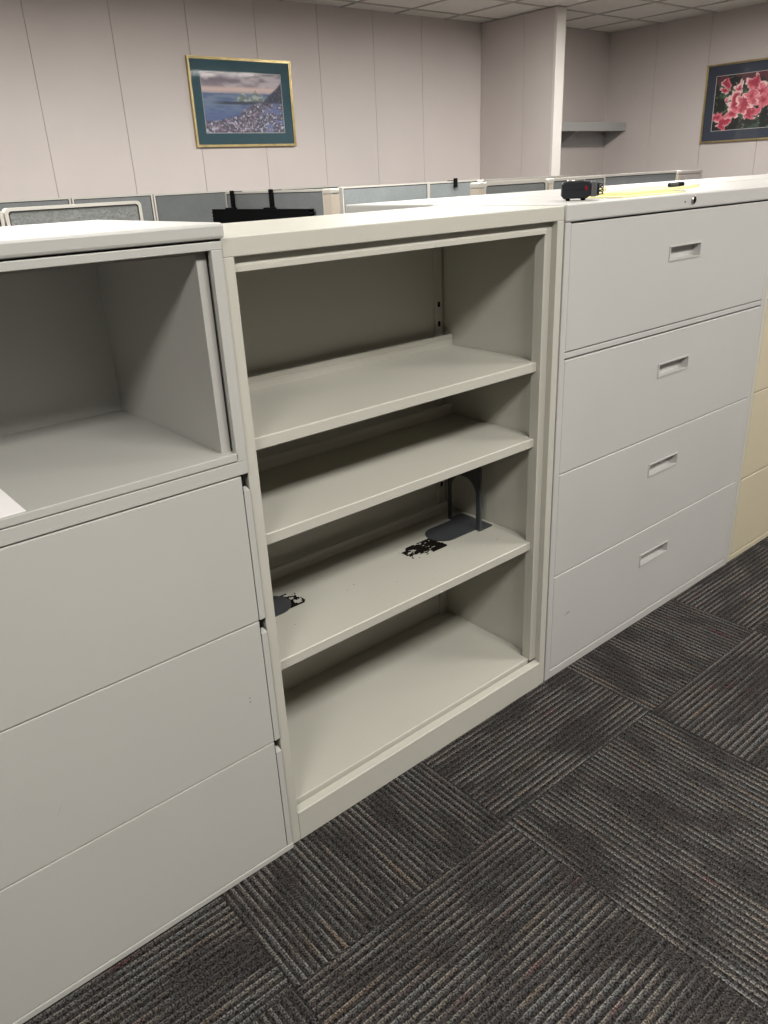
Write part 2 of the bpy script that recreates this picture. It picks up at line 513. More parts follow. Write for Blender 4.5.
# ------------------------------------------------------------------ cabinets
def lateral_file(name, x0, x1, y0, y1, top, cuts, mats, label, cat, group=None, lip=0.0405, rail=None, handle=True, lock=True, base=0.03, side=0.022, top_mat=None, body_mat=None):
    """four-drawer lateral file, drawer fronts on the y0 side. cuts: z of drawer boundaries from top to bottom"""
    t = thing(name, ((x0+x1)/2, (y0+y1)/2, 0), label, cat, group)
    P = mats
    # carcass: sides with front posts, back, bottom
    bx('body', body_mat or P, t, (x0, x0+side, y0, y1, 0, top-lip-0.001), (x1-side, x1, y0, y1, 0, top-lip-0.001),
       (x0+side, x1-side, y1-0.01, y1, 0, top-lip-0.001), (x0+side, x1-side, y0+0.03, y1-0.01, 0.02, 0.04), bev=0.0012)
    bx('dark_interior', 'gap', t, (x0+side, x1-side, y0+0.024, y0+0.028, 0.04, top-lip-0.004), bev=0)  # dark sheet whose colour puts shade behind the drawer gaps
    bx('top', top_mat or P, t, (x0, x1, y0-0.001, y1, top-lip, top), bev=0.004)
    bx('base_rail', P, t, (x0+side, x1-side, y0, y0+0.02, 0, base-0.003), bev=0.0015)
    if rail: bx('rail', P, t, (x0+side, x1-side, y0+0.001, y0+0.02, rail[0], rail[1]), bev=0.0015)
    cx = (x0+x1)/2+0.006
    for k in range(len(cuts)):
        zt, zb = cuts[k]
        bm = bmesh.new()
        hz = zt-0.108
        if handle:
            h = (cx-0.081, cx+0.081, hz-0.019, hz+0.019)
            front_with_hole(bm, x0+side+0.0005, x1-side-0.0005, zb, zt, y0-0.0005, y0+0.018, h)
            d = obj('drawer_front', bm, P, t)
            bm = bmesh.new()
            o_ = [(h[0]-0.002, h[2]-0.002), (h[1]+0.002, h[2]-0.002), (h[1]+0.002, h[3]+0.002), (h[0]-0.002, h[3]+0.002)]
            i_ = [(h[0]+0.0022, h[2]+0.0022), (h[1]-0.0022, h[2]+0.0022), (h[1]-0.0022, h[3]-0.0022), (h[0]+0.0022, h[3]-0.0022)]
            ring(bm, o_, i_, 'y', y0-0.003, y0+0.003)
            # finger cup behind the bezel: open at the front
            ring(bm, [(h[0], h[2]), (h[1], h[2]), (h[1], h[3]), (h[0], h[3])], i_, 'y', y0+0.003, y0+0.021)
            box(bm, h[0], h[1], y0+0.0205, y0+0.0225, h[2], h[3])
            obj('handle', bm, P, d)
        else:
            box(bm, x0+side+0.002, x1-side-0.002, y0-0.0005, y0+0.018, zb, zt, bev=0.0015)
            obj('drawer_front', bm, P, t)
    if lock:
        lx, lz = cx+0.013, top-0.019
        bm = bmesh.new(); disc(bm, lx, y0-0.006, lz, 0.0105, 0.006, 'y', 24, 0.0015)
        lk = obj('lock', bm, 'chrome', t)
        bm = bmesh.new(); disc(bm, lx, y0-0.0068, lz, 0.006, 0.0012, 'y', 16)
        box(bm, lx-0.0012, lx+0.0012, y0-0.0076, y0-0.0066, lz-0.0085, lz+0.0085)
        obj('keyhole', bm, 'recess', lk)
        bm = bmesh.new(); disc(bm, lx-0.041, y0-0.0016, lz-0.003, 0.0025, 0.001, 'y', 12)
        obj('screw_hole', bm, 'recess', t)
    return t

RCUT = [(1.2995, 0.9935), (0.971, 0.6615), (0.6585, 0.348), (0.345, 0.033)]
lateral_file('lateral_file_cabinet', 0.921, 2.008, 0.0, 0.457, 1.3445, RCUT, 'right_paint',
             'light grey four-drawer lateral file with recessed pulls right of the open bookcase', 'filing cabinet', rail=(0.9755, 0.9905), side=0.021)
# beige neighbour
TCUT = [(1.29, 0.985), (0.98, 0.666), (0.662, 0.340), (0.334, 0.028)]
lateral_file('beige_lateral_file_cabinet', 2.014, 3.09, 0.002, 0.459, 1.343, TCUT, 'tan_paint',
             'beige tan lateral file at the far right end of the front cabinet row', 'filing cabinet', lock=False, side=0.022, base=0.024, top_mat='right_paint', body_mat='case_paint')
# the row standing back to back behind: three units turned round
grp = 'filing cabinets standing back to back behind the front row'
names = ['light grey cabinet in the back row, left end showing behind the bookcase top',
         'light grey cabinet in the back row behind the yellow folders',
         'light grey cabinet in the back row nearest the right picture edge']
b0 = lateral_file('rear_lateral_file_cabinet', 0.0, 1.085, 0.0, 0.457, 1.3445, RCUT, 'right_paint', names[0], 'filing cabinet', grp, lip=0.0405, rail=(0.9755, 0.9905))
for k in range(3):
    c = b0 if k == 0 else copy_tree(b0)
    c.location = (0.985+0.5425+k*1.089, 0.470+0.2285, 0)
    c.rotation_euler.z = math.pi
    c['label'] = names[k]

# ---- left cabinet: open compartment over three drawers
LT = thing('open_top_file_cabinet', (-0.535, 0.25, 0), 'light grey file cabinet with an open compartment above three wide drawers', 'filing cabinet')
lx0, lx1 = -1.068, -0.002
P = 'grey_paint'
yf = -0.008
bx('body', P, LT, (lx1-0.013, lx1, 0.020, 0.505, 0.016, 0.9295), (lx1-0.013, lx1, yf+0.004, 0.505, 0.9295, 1.336), (lx0, lx0+0.013, yf+0.004, 0.505, 0.016, 1.336),
   (lx0+0.013, lx1-0.013, 0.495, 0.505, 0.016, 1.336), bev=0.001)
bx('dark_interior', 'gap', LT, (lx0+0.013, lx1-0.013, 0.022, 0.026, 0.02, 0.93), bev=0)  # added sheet, coloured dark as shade behind the drawer joints
bx('top', P, LT, (-1.07, 0.004, -0.014, 0.51, 1.3405, 1.3655), bev=0.005)
bx('top_gap', 'gap', LT, (lx0+0.01, lx1-0.01, 0.006, 0.49, 1.336, 1.3405), bev=0)  # dark filler; its colour paints the shadow line under the top
bx('face_frame', P, LT, (lx0, lx1, yf, 0.012, 1.3235, 1.337), (-0.0225, lx1, yf, 0.004, 0.9555, 1.3235), (lx0, lx0+0.0205, yf, 0.004, 0.9555, 1.3235), bev=0.0012)
bx('ceiling_liner', P, LT, (lx0+0.02, -0.022, 0.012, 0.46, 1.318, 1.324), bev=0)
bx('side_liner', P, LT, (-0.041, -0.0215, 0.012, 0.462, 0.972, 1.318), bev=0.0012)
bx('side_liner', P, LT, (lx0+0.0195, lx0+0.039, 0.012, 0.462, 0.972, 1.318), bev=0.0012)
bx('back_liner', P, LT, (lx0+0.013, lx1-0.013, 0.455, 0.462, 0.95, 1.322), bev=0)
bx('shelf', P, LT, (lx0+0.002, -0.0185, yf, 0.47, 0.9575, 0.9725), bev=0.0015)
bx('rail', P, LT, (lx0, lx1, yf, 0.02, 0.9295, 0.9555), bev=0.0012)
bx('base_rail', P, LT, (lx0, lx1, yf-0.001, 0.5, 0.0, 0.0145), bev=0.0015)
for zt, zb in ((0.9265, 0.6195), (0.6170, 0.3175), (0.3150, 0.0165)):
    dr = bx('drawer_front', P, LT, (lx0+0.014, -0.0185, yf-0.0005, 0.016, zb, zt), bev=0.0015)
    bm = bmesh.new()
    # end strip beside the drawer with a slanted top, leaving the side finger pull open
    prism(bm, [(yf, zb), (yf, zt-0.031), (0.008, zt-0.0265), (0.008, zb)], 'x', -0.0165, -0.0035)
    obj('end_strip', bm, P, dr)
    bm = bmesh.new(); box(bm, -0.0182, -0.0025, 0.0162, 0.0195, zt-0.045, zt-0.0005)
    box(bm, -0.0182, -0.0172, yf+0.0002, 0.0162, zt-0.034, zt-0.0005)
    obj('finger_pull', bm, 'recess', dr)  # black lining painted as the shade inside the open pull
bm = bmesh.new()
prism(bm, [(-0.72, 0.27), (-0.715, -0.002), (-0.392, -0.002), (-0.392, 0.215)], 'z', 0.9727, 0.9735)
tag(obj('paper_sheet', bm, 'paper'), 'white paper sheet lying in the open compartment at the left picture edge', 'paper')

# ---- the open bookcase
BC = thing('bookcase', (0.4575, 0.22, 0), 'open cream steel bookcase with four levels between the file cabinets', 'bookcase')
P = 'case_paint'
BH = 1.3415
bx('side_panel', P, BC, (0.001, 0.024, 0.0, 0.0174, 0, 1.309), (0.001, 0.016, 0.0174, 0.447, 0, 1.309), bev=0.0012)
bx('side_panel', P, BC, (0.891, 0.9145, 0.0, 0.0174, 0, 1.309), (0.8945, 0.9145, 0.0174, 0.447, 0, 1.309), bev=0.0012)
bx('post', P, BC, (0.867, 0.8955, 0.0174, 0.047, 0.09, 1.309), bev=0.0012)
bx('top', P, BC, (0.001, 0.9145, 0.0, 0.447, 1.309, BH), bev=0.002)
bm = bmesh.new()
prism(bm, [(0.0174, 1.3095), (0.0174, 1.2965), (0.0115, 1.2925), (0.0115, 1.283), (0.055, 1.283), (0.055, 1.3095)], 'x', 0.0235, 0.8675)
obj('door_track', bm, P, BC)
bx('back_panel', P, BC, (0.014, 0.8955, 0.395, 0.402, 0.03, 1.309), bev=0)
bm = bmesh.new()
prism(bm, [(0.0, 0.0), (0.0, 0.078), (0.002, 0.080), (0.020, 0.0825), (0.020, 0.0)], 'x', 0.0245, 0.8905)
obj('kick_panel', bm, P, BC)
bm = bmesh.new()
prism(bm, [(0.016, 0.024), (0.867, 0.024), (0.867, 0.05), (0.888, 0.062), (0.8942, 0.075), (0.8942, 0.394), (0.016, 0.394)], 'z', 0.07, 0.096, bev=0.0015)
obj('bottom_shelf', bm, P, BC)
for xs in ((0.030, 0.056), (0.862, 0.8885)):          # slotted standards at the back corners
    bm = bmesh.new()
    a, b_ = xs
    box(bm, a, b_, 0.3875, 0.3955, 0.096, 1.305, bev=0.001)
    box(bm, a+0.001, a+0.003, 0.3855, 0.388, 0.096, 1.305); box(bm, b_-0.003, b_-0.001, 0.3855, 0.388, 0.096, 1.305)
    st = obj('slotted_standard', bm, P, BC)
    for z in (0.20, 0.25, 0.30, 0.35, 0.40, 0.55, 0.60, 0.65, 0.70, 0.85, 0.90, 1.035, 1.0885):
        bm = bmesh.new(); box(bm, (a+b_)/2-0.0045, (a+b_)/2+0.0045, 0.3868, 0.3885, z-0.007, z+0.007)
        obj('slot', bm, 'recess', st)
shelves = []
for z in (0.9775, 0.7765, 0.4755):
    bm = bmesh.new()
    out = [(0.026, 0.030), (0.8665, 0.030), (0.8665, 0.049), (0.876, 0.053), (0.886, 0.061), (0.8938, 0.074), (0.8938, 0.355), (0.0165, 0.355), (0.0165, 0.06), (0.026, 0.05)]
    prism(bm, out, 'z', z-0.025, z, bev=0.0018)
    sh = obj('shelf', bm, P, BC)
    bx('back_lip', P, sh, (0.0165, 0.8938, 0.352, 0.357, z-0.002, z+0.018), (0.0165, 0.8938, 0.354, 0.359, z+0.017, z+0.031), bev=0.001)
    shelves.append(sh)

# black sticky residue left on the third shelf
def residue(parent, cx, cy, lx, ly, ang, seed, z):
    rnd = np.random.RandomState(seed)
    nx, ny = 56, 26
    def vn(n):
        g = rnd.rand(n+2, n+2)
        X, Y = np.meshgrid(np.linspace(0, n, nx), np.linspace(0, n, ny), indexing='ij')
        i, j = np.clip(X.astype(int), 0, n), np.clip(Y.astype(int), 0, n); fx, fy = X-i, Y-j
        return g[i, j]*(1-fx)*(1-fy)+g[i+1, j]*fx*(1-fy)+g[i, j+1]*(1-fx)*fy+g[i+1, j+1]*fx*fy
    f = 0.55*vn(7)+0.45*vn(15)
    bm = bmesh.new()
    c, s = math.cos(ang), math.sin(ang)
    vg = {}
    def V(i, j):
        if (i, j) not in vg:
            a, b = (i/nx-0.5)*lx, (j/ny-0.5)*ly
            vg[i, j] = bm.verts.new((cx+c*a-s*b, cy+s*a+c*b, z+0.0004))
        return vg[i, j]
    for i in range(nx):
        for j in range(ny):
            u, v = i/nx, j/ny
            th = 0.30+0.34*max(0, 0.55-u)*(1.2 if v < 0.9 else 1)+0.26*max(0, 0.35-v)*1.4
            if f[i, j] > th: bm.faces.new((V(i, j), V(i+1, j), V(i+1, j+1), V(i, j+1)))
    o = obj('residue_patch', bm, 'residue', parent)
    o['label'] = 'flaking black residue'
ZS = 0.4755
residue(shelves[2], 0.632, 0.213, 0.125, 0.072, 0.0, 3, ZS)
residue(shelves[2], 0.196, 0.236, 0.075, 0.07, math.pi, 12, ZS)
bm = bmesh.new()
rs = random.Random(5)
for k in range(26):
    x, y, r = rs.uniform(0.1, 0.85), rs.uniform(0.06, 0.3), rs.uniform(0.0006, 0.0016)
    disc(bm, x, y, ZS+0.0001, r, 0.0003, 'z', 6)
sp = obj('dirt_specks', bm, 'residue', shelves[2]); sp['kind'] = 'stuff'

def bookend(xu, sgn, label, foot=0.056):
    """sheet steel bookend: arched upright, tongue towards -sgn, foot plate towards +sgn"""
    t = thing('bookend', (xu, 0.24, ZS), label, 'bookend', 'bookends on the third bookcase shelf')
    y0, y1, zt = 0.176, 0.306, ZS+0.215
    # tongue and foot in one plate
    w0, w1 = y0+0.017, y1-0.015
    pts = []
    r = (w1-w0)/2; ym = (w0+w1)/2
    for k in range(0, 17):
        a = math.pi/2+math.pi*k/16
        pts.append((xu+sgn*(-0.088)+sgn*r*math.cos(a), ym+r*math.sin(a)))
    pts += [(xu, w0), (xu, y0), (xu+sgn*(foot-0.004), y0+0.002), (xu+sgn*foot, y0+0.008), (xu+sgn*foot, y1-0.008), (xu+sgn*(foot-0.004), y1-0.002), (xu, y1), (xu, w1)]
    bm = bmesh.new(); prism(bm, pts, 'z', ZS+0.0006, ZS+0.0022)
    obj('base_plate', bm, 'bookend', t)
    # upright with the arch the tongue was cut from
    inner, outer = [(w0, ZS+0.002)], [(y0, ZS+0.002)]
    n = 14
    zc = ZS+0.105
    for k in range(n+1):
        a = math.pi-math.pi*k/n
        inner.append((ym+r*math.cos(a), zc+r*math.sin(a)))
    for k in range(n+1):
        u = k/n
        outer.append((y0 if u < 0.5 else y1, zt) if 0 < k < n else ((y0, zt-0.02) if k == 0 else (y1, zt-0.02)))
    inner.append((w1, ZS+0.002)); outer.append((y1, ZS+0.002))
    for k in range(1, n):
        u = k/n
        outer[1+k] = (y0+0.02+(y1-y0-0.04)*(u-1/n)/(1-2/n), zt)
    bm = bmesh.new()
    a0, a1 = xu-0.0009, xu+0.0009
    O0 = [bm.verts.new((a0, *p)) for p in outer]; I0 = [bm.verts.new((a0, *p)) for p in inner]
    O1 = [bm.verts.new((a1, *p)) for p in outer]; I1 = [bm.verts.new((a1, *p)) for p in inner]
    for k in range(len(outer)-1):
        bm.faces.new((O0[k], O0[k+1], I0[k+1], I0[k])); bm.faces.new((O1[k], I1[k], I1[k+1], O1[k+1]))
        bm.faces.new((O0[k], O1[k], O1[k+1], O0[k+1])); bm.faces.new((I0[k], I0[k+1], I1[k+1], I1[k]))
    for k in (0, len(outer)-1): bm.faces.new((O0[k], I0[k], I1[k], O1[k]))
    # stiffening flange on the front leg
    box(bm, xu-0.004, xu+0.004, y0-0.001, y0+0.003, ZS+0.002, zt-0.02)
    obj('upright', bm, 'bookend', t)
    return t
bookend(0.822, 1, 'dark grey metal bookend by the right wall of the third bookcase shelf')
bookend(0.066, -1, 'dark grey metal bookend with only its rounded tip showing past the left bookcase post', 0.046)

# ------------------------------------------------------------------ things on the right cabinet
TZ = 1.3445
D = thing('charger', (0, 0, 0), 'small black plastic charger with a red window standing on the grey file cabinet', 'charger')
bm = bmesh.new()
prism(bm, [(-0.031, 0.005), (0.024, 0.005), (0.036, 0.012), (0.036, 0.040), (0.031, 0.045), (-0.032, 0.045), (-0.037, 0.040), (-0.037, 0.012)], 'y', -0.03, 0.03, bev=0.003)
obj('body', bm, 'black_plastic', D)
bx('seam', 'recess', D, (-0.0365, 0.0355, -0.0306, -0.0295, 0.0255, 0.0262), bev=0)
bx('red_window', 'red', D, (0.020, 0.0265, -0.0312, -0.0295, 0.024, 0.034), bev=0.0004)
for fx, fy in ((-0.02, -0.018), (0.018, -0.018), (-0.02, 0.018), (0.018, 0.018)):
    bm = bmesh.new(); disc(bm, fx, fy, 0.0002, 0.005, 0.0055, 'z', 12)
    obj('foot', bm, 'black_matt', D)
bm = bmesh.new()
for k in range(4): box(bm, 0.036+k*0.0035, 0.0388+k*0.0035, -0.027, 0.027, 0.008, 0.044, bev=0.0006)
obj('ribbed_cap', bm, 'ribbed', D)
bx('plug', 'black_plastic', D, (0.0495, 0.056, -0.02, 0.02, 0.010, 0.041), bev=0.002)
bm = bmesh.new()
pts = []
for k in range(61):
    a = k/60*math.pi*6
    pts.append((0.0605+0.0055*math.cos(a), -0.012+0.006*k/60, 0.012+0.027*k/60+0.0055*math.sin(a)))
tube(bm, pts, 0.0014, 6)
obj('coiled_cord', bm, 'black_plastic', D, smooth=True)
bm = bmesh.new()
disc(bm, 0.0, 0.0, 0.0445, 0.024, 0.004, 'z', 24, 0.0012)
obj('dial', bm, 'chrome', D)
D.location = (1.095, 0.105, TZ)
D.rotation_euler.z = math.radians(-50)

def folder(pts, z0, lift, label, th=0.004):
    """bent sheet stack: four corners, the last edge (pts[1]-pts[2]) curls up by lift"""
    n = 14
    A, B, Cc, Dd = [Vector((*p, 0)) for p in pts]
    bm = bmesh.new()
    lo, hi = [], []
    for i in range(n+1):
        u = i/n
        z = z0+lift*max(0, u-0.35)**2/0.4225
        a, b = A.lerp(B, u), Dd.lerp(Cc, u)
        lo.append((bm.verts.new((a.x, a.y, z)), bm.verts.new((b.x, b.y, z))))
        hi.append((bm.verts.new((a.x, a.y, z+th)), bm.verts.new((b.x, b.y, z+th))))
    for i in range(n):
        bm.faces.new((lo[i][0], lo[i][1], lo[i+1][1], lo[i+1][0])); bm.faces.new((hi[i][0], hi[i+1][0], hi[i+1][1], hi[i][1]))
        bm.faces.new((lo[i][0], lo[i+1][0], hi[i+1][0], hi[i][0])); bm.faces.new((lo[i][1], hi[i][1], hi[i+1][1], lo[i+1][1]))
    for k in (0, n): bm.faces.new((lo[k][0], lo[k][1], hi[k][1], hi[k][0]))
    return tag(obj('yellow_folder', bm, 'yellow'), label, 'folder', 'yellow folders on the file cabinet')
folder([(1.19, 0.03), (1.50, 0.033), (1.505, 0.17), (1.195, 0.167)], TZ+0.0003, 0.0, 'yellow folder lying flat at the bottom, beside the black charger', 0.003)
folder([(1.27, 0.06), (1.67, 0.088), (1.655, 0.25), (1.255, 0.222)], TZ+0.0035, 0.005, 'yellow folder with a lifted right end lying under the black marker', 0.007)
folder([(1.46, 0.35), (1.60, 0.365), (1.59, 0.435), (1.45, 0.42)], TZ+0.0003, 0.0, 'short yellow folder lying farthest back behind the other yellow folders', 0.016)
mk = thing('marker_pen', (1.57, 0.135, TZ+0.012), 'black marker pen lying on the yellow folder', 'pen')
bm = bmesh.new(); disc(bm, 1.555, 0.12, TZ+0.0187, 0.006, 0.045, 'x', 12, 0.001); obj('barrel', bm, 'black_plastic', mk)
bm = bmesh.new(); disc(bm, 1.60, 0.12, TZ+0.0187, 0.0066, 0.03, 'x', 12, 0.001); obj('cap', bm, 'black_matt', mk)

# ------------------------------------------------------------------ cubicle panels
def rrect(a0, a1, z0, z1, r, n=5):
    """outline with rounded top corners; always 2*(n+1)+2 points"""
    pts = [(a0, z0)]
    for k in range(n+1):
        t = math.pi-math.pi/2*k/n
        pts.append((a0+r+r*math.cos(t), z1-r+r*math.sin(t)))
    for k in range(n+1):
        t = math.pi/2-math.pi/2*k/n
        pts.append((a1-r+r*math.cos(t), z1-r+r*math.sin(t)))
    pts.append((a1, z0))
    return pts
def cubicle(axis, at, a0, a1, h, fab, label, rim=0.018, r=0.02, post=None):
    loc = ((a0+a1)/2, at, 0) if axis == 'y' else (at, (a0+a1)/2, 0)
    t = thing('cubicle_panel', loc, label, 'cubicle panel', 'grey cubicle panels behind the cabinets')
    tk = 0.026
    bm = bmesh.new()
    ring(bm, rrect(a0, a1, 0.0, h, r), rrect(a0+rim, a1-rim, rim+0.05, h-rim, max(0.004, r-rim*0.5)), axis, at-tk, at+tk)
    obj('frame', bm, 'rim', t)
    bm = bmesh.new()
    i0 = rrect(a0+rim-0.001, a1-rim+0.001, rim+0.049, h-rim+0.001, max(0.004, r-rim*0.5))
    i1 = rrect(a0+rim+0.007, a1-rim-0.007, rim+0.057, h-rim-0.007, max(0.003, r-rim*0.5-0.004))
    ring(bm, i0, i1, axis, at-tk+0.005, at+tk-0.005)
    obj('gasket', bm, 'gasket', t)
    bm = bmesh.new()
    prism(bm, rrect(a0+rim+0.006, a1-rim-0.006, rim+0.056, h-rim-0.006, max(0.003, r-rim*0.5-0.003)), axis, at-tk+0.003, at+tk-0.003, bev=0.002)
    obj('fabric', bm, fab, t)
    if post is not None:
        p0, p1 = post
        bm = bmesh.new()
        if axis == 'x': box(bm, at-0.028, at+0.034, p0, p1, 0, h-0.03, bev=0.004)
        else: box(bm, p0, p1, at-0.034, at+0.034, 0, h-0.03, bev=0.004)
        q = obj('end_post', bm, 'post', t)
        bm = bmesh.new()
        if axis == 'x': box(bm, at-0.030, at+0.036, p0-0.002, p1+0.004, h-0.03, h+0.001, bev=0.008)
        else: box(bm, p0-0.002, p1+0.002, at-0.036, at+0.036, h-0.03, h+0.001, bev=0.008)
        obj('post_cap', bm, 'rim', q)
    return t
cubicle('y', 2.80, 0.462, 1.118, 1.366, 'fabric_weave', 'woven grey cubicle panel with a white rounded rim close behind the left cabinet', rim=0.014, r=0.022)
cubicle('y', 2.80, -0.40, 0.452, 1.357, 'fabric_weave', 'woven grey cubicle panel cut by the left picture edge', rim=0.014, r=0.012)
cubicle('y', 4.55, 0.35, 1.402, 1.388, 'fabric_mid', 'farthest left grey cubicle panel along the back wall', rim=0.012, r=0.012)
cubicle('y', 4.55, 1.412, 2.000, 1.384, 'fabric_mid', 'grey cubicle panel at the back wall, half behind the woven one', rim=0.012, r=0.012)
cubicle('y', 4.55, 2.008, 2.636, 1.379, 'fabric_dark', 'dark grey cubicle panel left of the hanging black shelf', rim=0.012, r=0.010)
cubicle('y', 4.55, 2.646, 3.72, 1.372, 'fabric_mid', 'far cubicle panel mostly hidden behind the one with the black shelf', rim=0.012, r=0.010)
cubicle('x', 2.30, 2.80, 3.957, 1.371, 'fabric_mid', 'grey cubicle panel with the hanging black shelf and a beige end post', rim=0.012, r=0.010, post=(2.725, 2.80))
cubicle('y', 3.30, 2.78, 3.577, 1.370, 'fabric_light', 'wide light grey cubicle panel right of the beige end post', rim=0.010, r=0.008)
cubicle('y', 3.30, 3.582, 4.13, 1.369, 'fabric_light', 'light grey cubicle panel with a black clip on its top', rim=0.010, r=0.008)
cubicle('y', 1.90, 2.66, 3.195, 1.371, 'fabric_mid', 'grey cubicle panel with rounded corners below the wing wall corner', rim=0.018, r=0.024, post=(2.615, 2.658))
cubicle('y', 1.90, 3.235, 3.755, 1.3695, 'fabric_mid', 'grey cubicle panel right behind the black charger', rim=0.014, r=0.018, post=(3.196, 3.234))
cubicle('y', 2.50, 3.30, 4.17, 1.376, 'fabric_light', 'cubicle panel whose top rim shows above the rounded panels', rim=0.016, r=0.006)
cubicle('y', 2.50, 4.18, 5.59, 1.363, 'fabric_light', 'long pale blue-grey cubicle panel behind the yellow folders', rim=0.014, r=0.008, post=(5.592, 5.64))
# made-up taupe box beyond the last panel, standing in for a dull patch
t = thing('storage_cabinet', (6.1, 2.95, 0), 'low taupe storage cabinet standing right of the last cubicle panel', 'cabinet')
bx('body', 'taupe', t, (5.78, 6.37, 2.70, 3.15, 0, 1.33), bev=0.003)
bx('top', 'taupe', t, (5.775, 6.375, 2.69, 3.155, 1.33, 1.355), bev=0.003)
bx('door', 'taupe', t, (5.79, 6.07, 2.683, 2.699, 0.05, 1.32), bev=0.002)
bx('door', 'taupe', t, (6.08, 6.36, 2.683, 2.699, 0.05, 1.32), bev=0.002)
# black clip on a panel
bm = bmesh.new()
box(bm, 3.832, 3.868, 3.262, 3.272, 1.325, 1.388, bev=0.002)
box(bm, 3.832, 3.868, 3.262, 3.338, 1.3695, 1.3735, bev=0.001)
box(bm, 3.832, 3.868, 3.328, 3.338, 1.345, 1.3735, bev=0.002)
tag(obj('panel_clip', bm, 'black_matt'), 'black plastic clip hooked over the top of a cubicle panel', 'clip')
# long black shelf bin hung from a panel by two straps
t = thing('hanging_shelf', (2.24, 3.48, 1.0), 'long black shelf hung by two straps on a cubicle panel', 'shelf')
bm = bmesh.new()
n = 9
out = []
prism(bm, [(2.885, 1.05)]+[(2.885+(0.012 if k % 2 else 0.0), 1.05+0.21*k/(2*n)) for k in range(1, 2*n)]+[(2.887, 1.263), (4.085, 1.263)]+[(4.085-(0.012 if k % 2 else 0.0), 1.263-0.21*k/(2*n)) for k in range(1, 2*n)]+[(4.085, 1.05)], 'x', 2.225, 2.262)
obj('tray', bm, 'black_matt', t)
for y in (3.36, 3.85):
    bm = bmesh.new()
    box(bm, 2.262, 2.272, y-0.022, y+0.022, 1.10, 1.380, bev=0.002)
    box(bm, 2.262, 2.338, y-0.022, y+0.022, 1.3715, 1.3755, bev=0.002)
    box(bm, 2.330, 2.338, y-0.022, y+0.022, 1.30, 1.3755, bev=0.002)
    obj('strap', bm, 'black_matt', t)
    bx('bracket', 'black_matt', t, (2.23, 2.268, y-0.05, y+0.05, 1.255, 1.272), bev=0.002)

# ------------------------------------------------------------------ shelf in the alcove
t = thing('wall_shelf', (6.74, 4.45, 1.63), 'grey wall shelf with triangular brackets in the alcove corner', 'shelf')
bx('board', 'shelf_grey', t, (5.905, 7.568, 4.32, 4.588, 1.832, 1.852), bev=0.002)
bx('front_lip', 'shelf_grey', t, (5.905, 7.568, 4.312, 4.32, 1.768, 1.852), bev=0.002)
bx('back_rail', 'shelf_grey', t, (5.905, 7.568, 4.578, 4.588, 1.63, 1.831), bev=0.002)
for x in (6.72, 7.548):
    bm = bmesh.new(); prism(bm, [(4.321, 1.831), (4.321, 1.77), (4.578, 1.632), (4.578, 1.831)], 'x', x-0.006, x+0.006)
    obj('bracket', bm, 'shelf_grey', t)

# ------------------------------------------------------------------ framed pictures
def vnoise(nx, ny, cells, seed):
    r = np.random.RandomState(seed)
    cx, cy = cells
    g = r.rand(cx+2, cy+2)
    X, Y = np.meshgrid(np.linspace(0, cx, nx, endpoint=False), np.linspace(0, cy, ny, endpoint=False), indexing='ij')
    i, j = X.astype(int), Y.astype(int)
    fx, fy = X-i, Y-j
    fx, fy = fx*fx*(3-2*fx), fy*fy*(3-2*fy)
    return g[i, j]*(1-fx)*(1-fy)+g[i+1, j]*fx*(1-fy)+g[i, j+1]*(1-fx)*fy+g[i+1, j+1]*fx*fy
def lin(c):
    c = np.asarray(c, float)/255
    return np.where(c <= 0.04045, c/12.92, ((c+0.055)/1.055)**2.4)
def mixc(a, b, t):
    return a*(1-t[..., None])+np.asarray(b, float)*t[..., None]
def sst(x, a, b):
    t = np.clip((x-a)/(b-a), 0, 1)
    return t*t*(3-2*t)
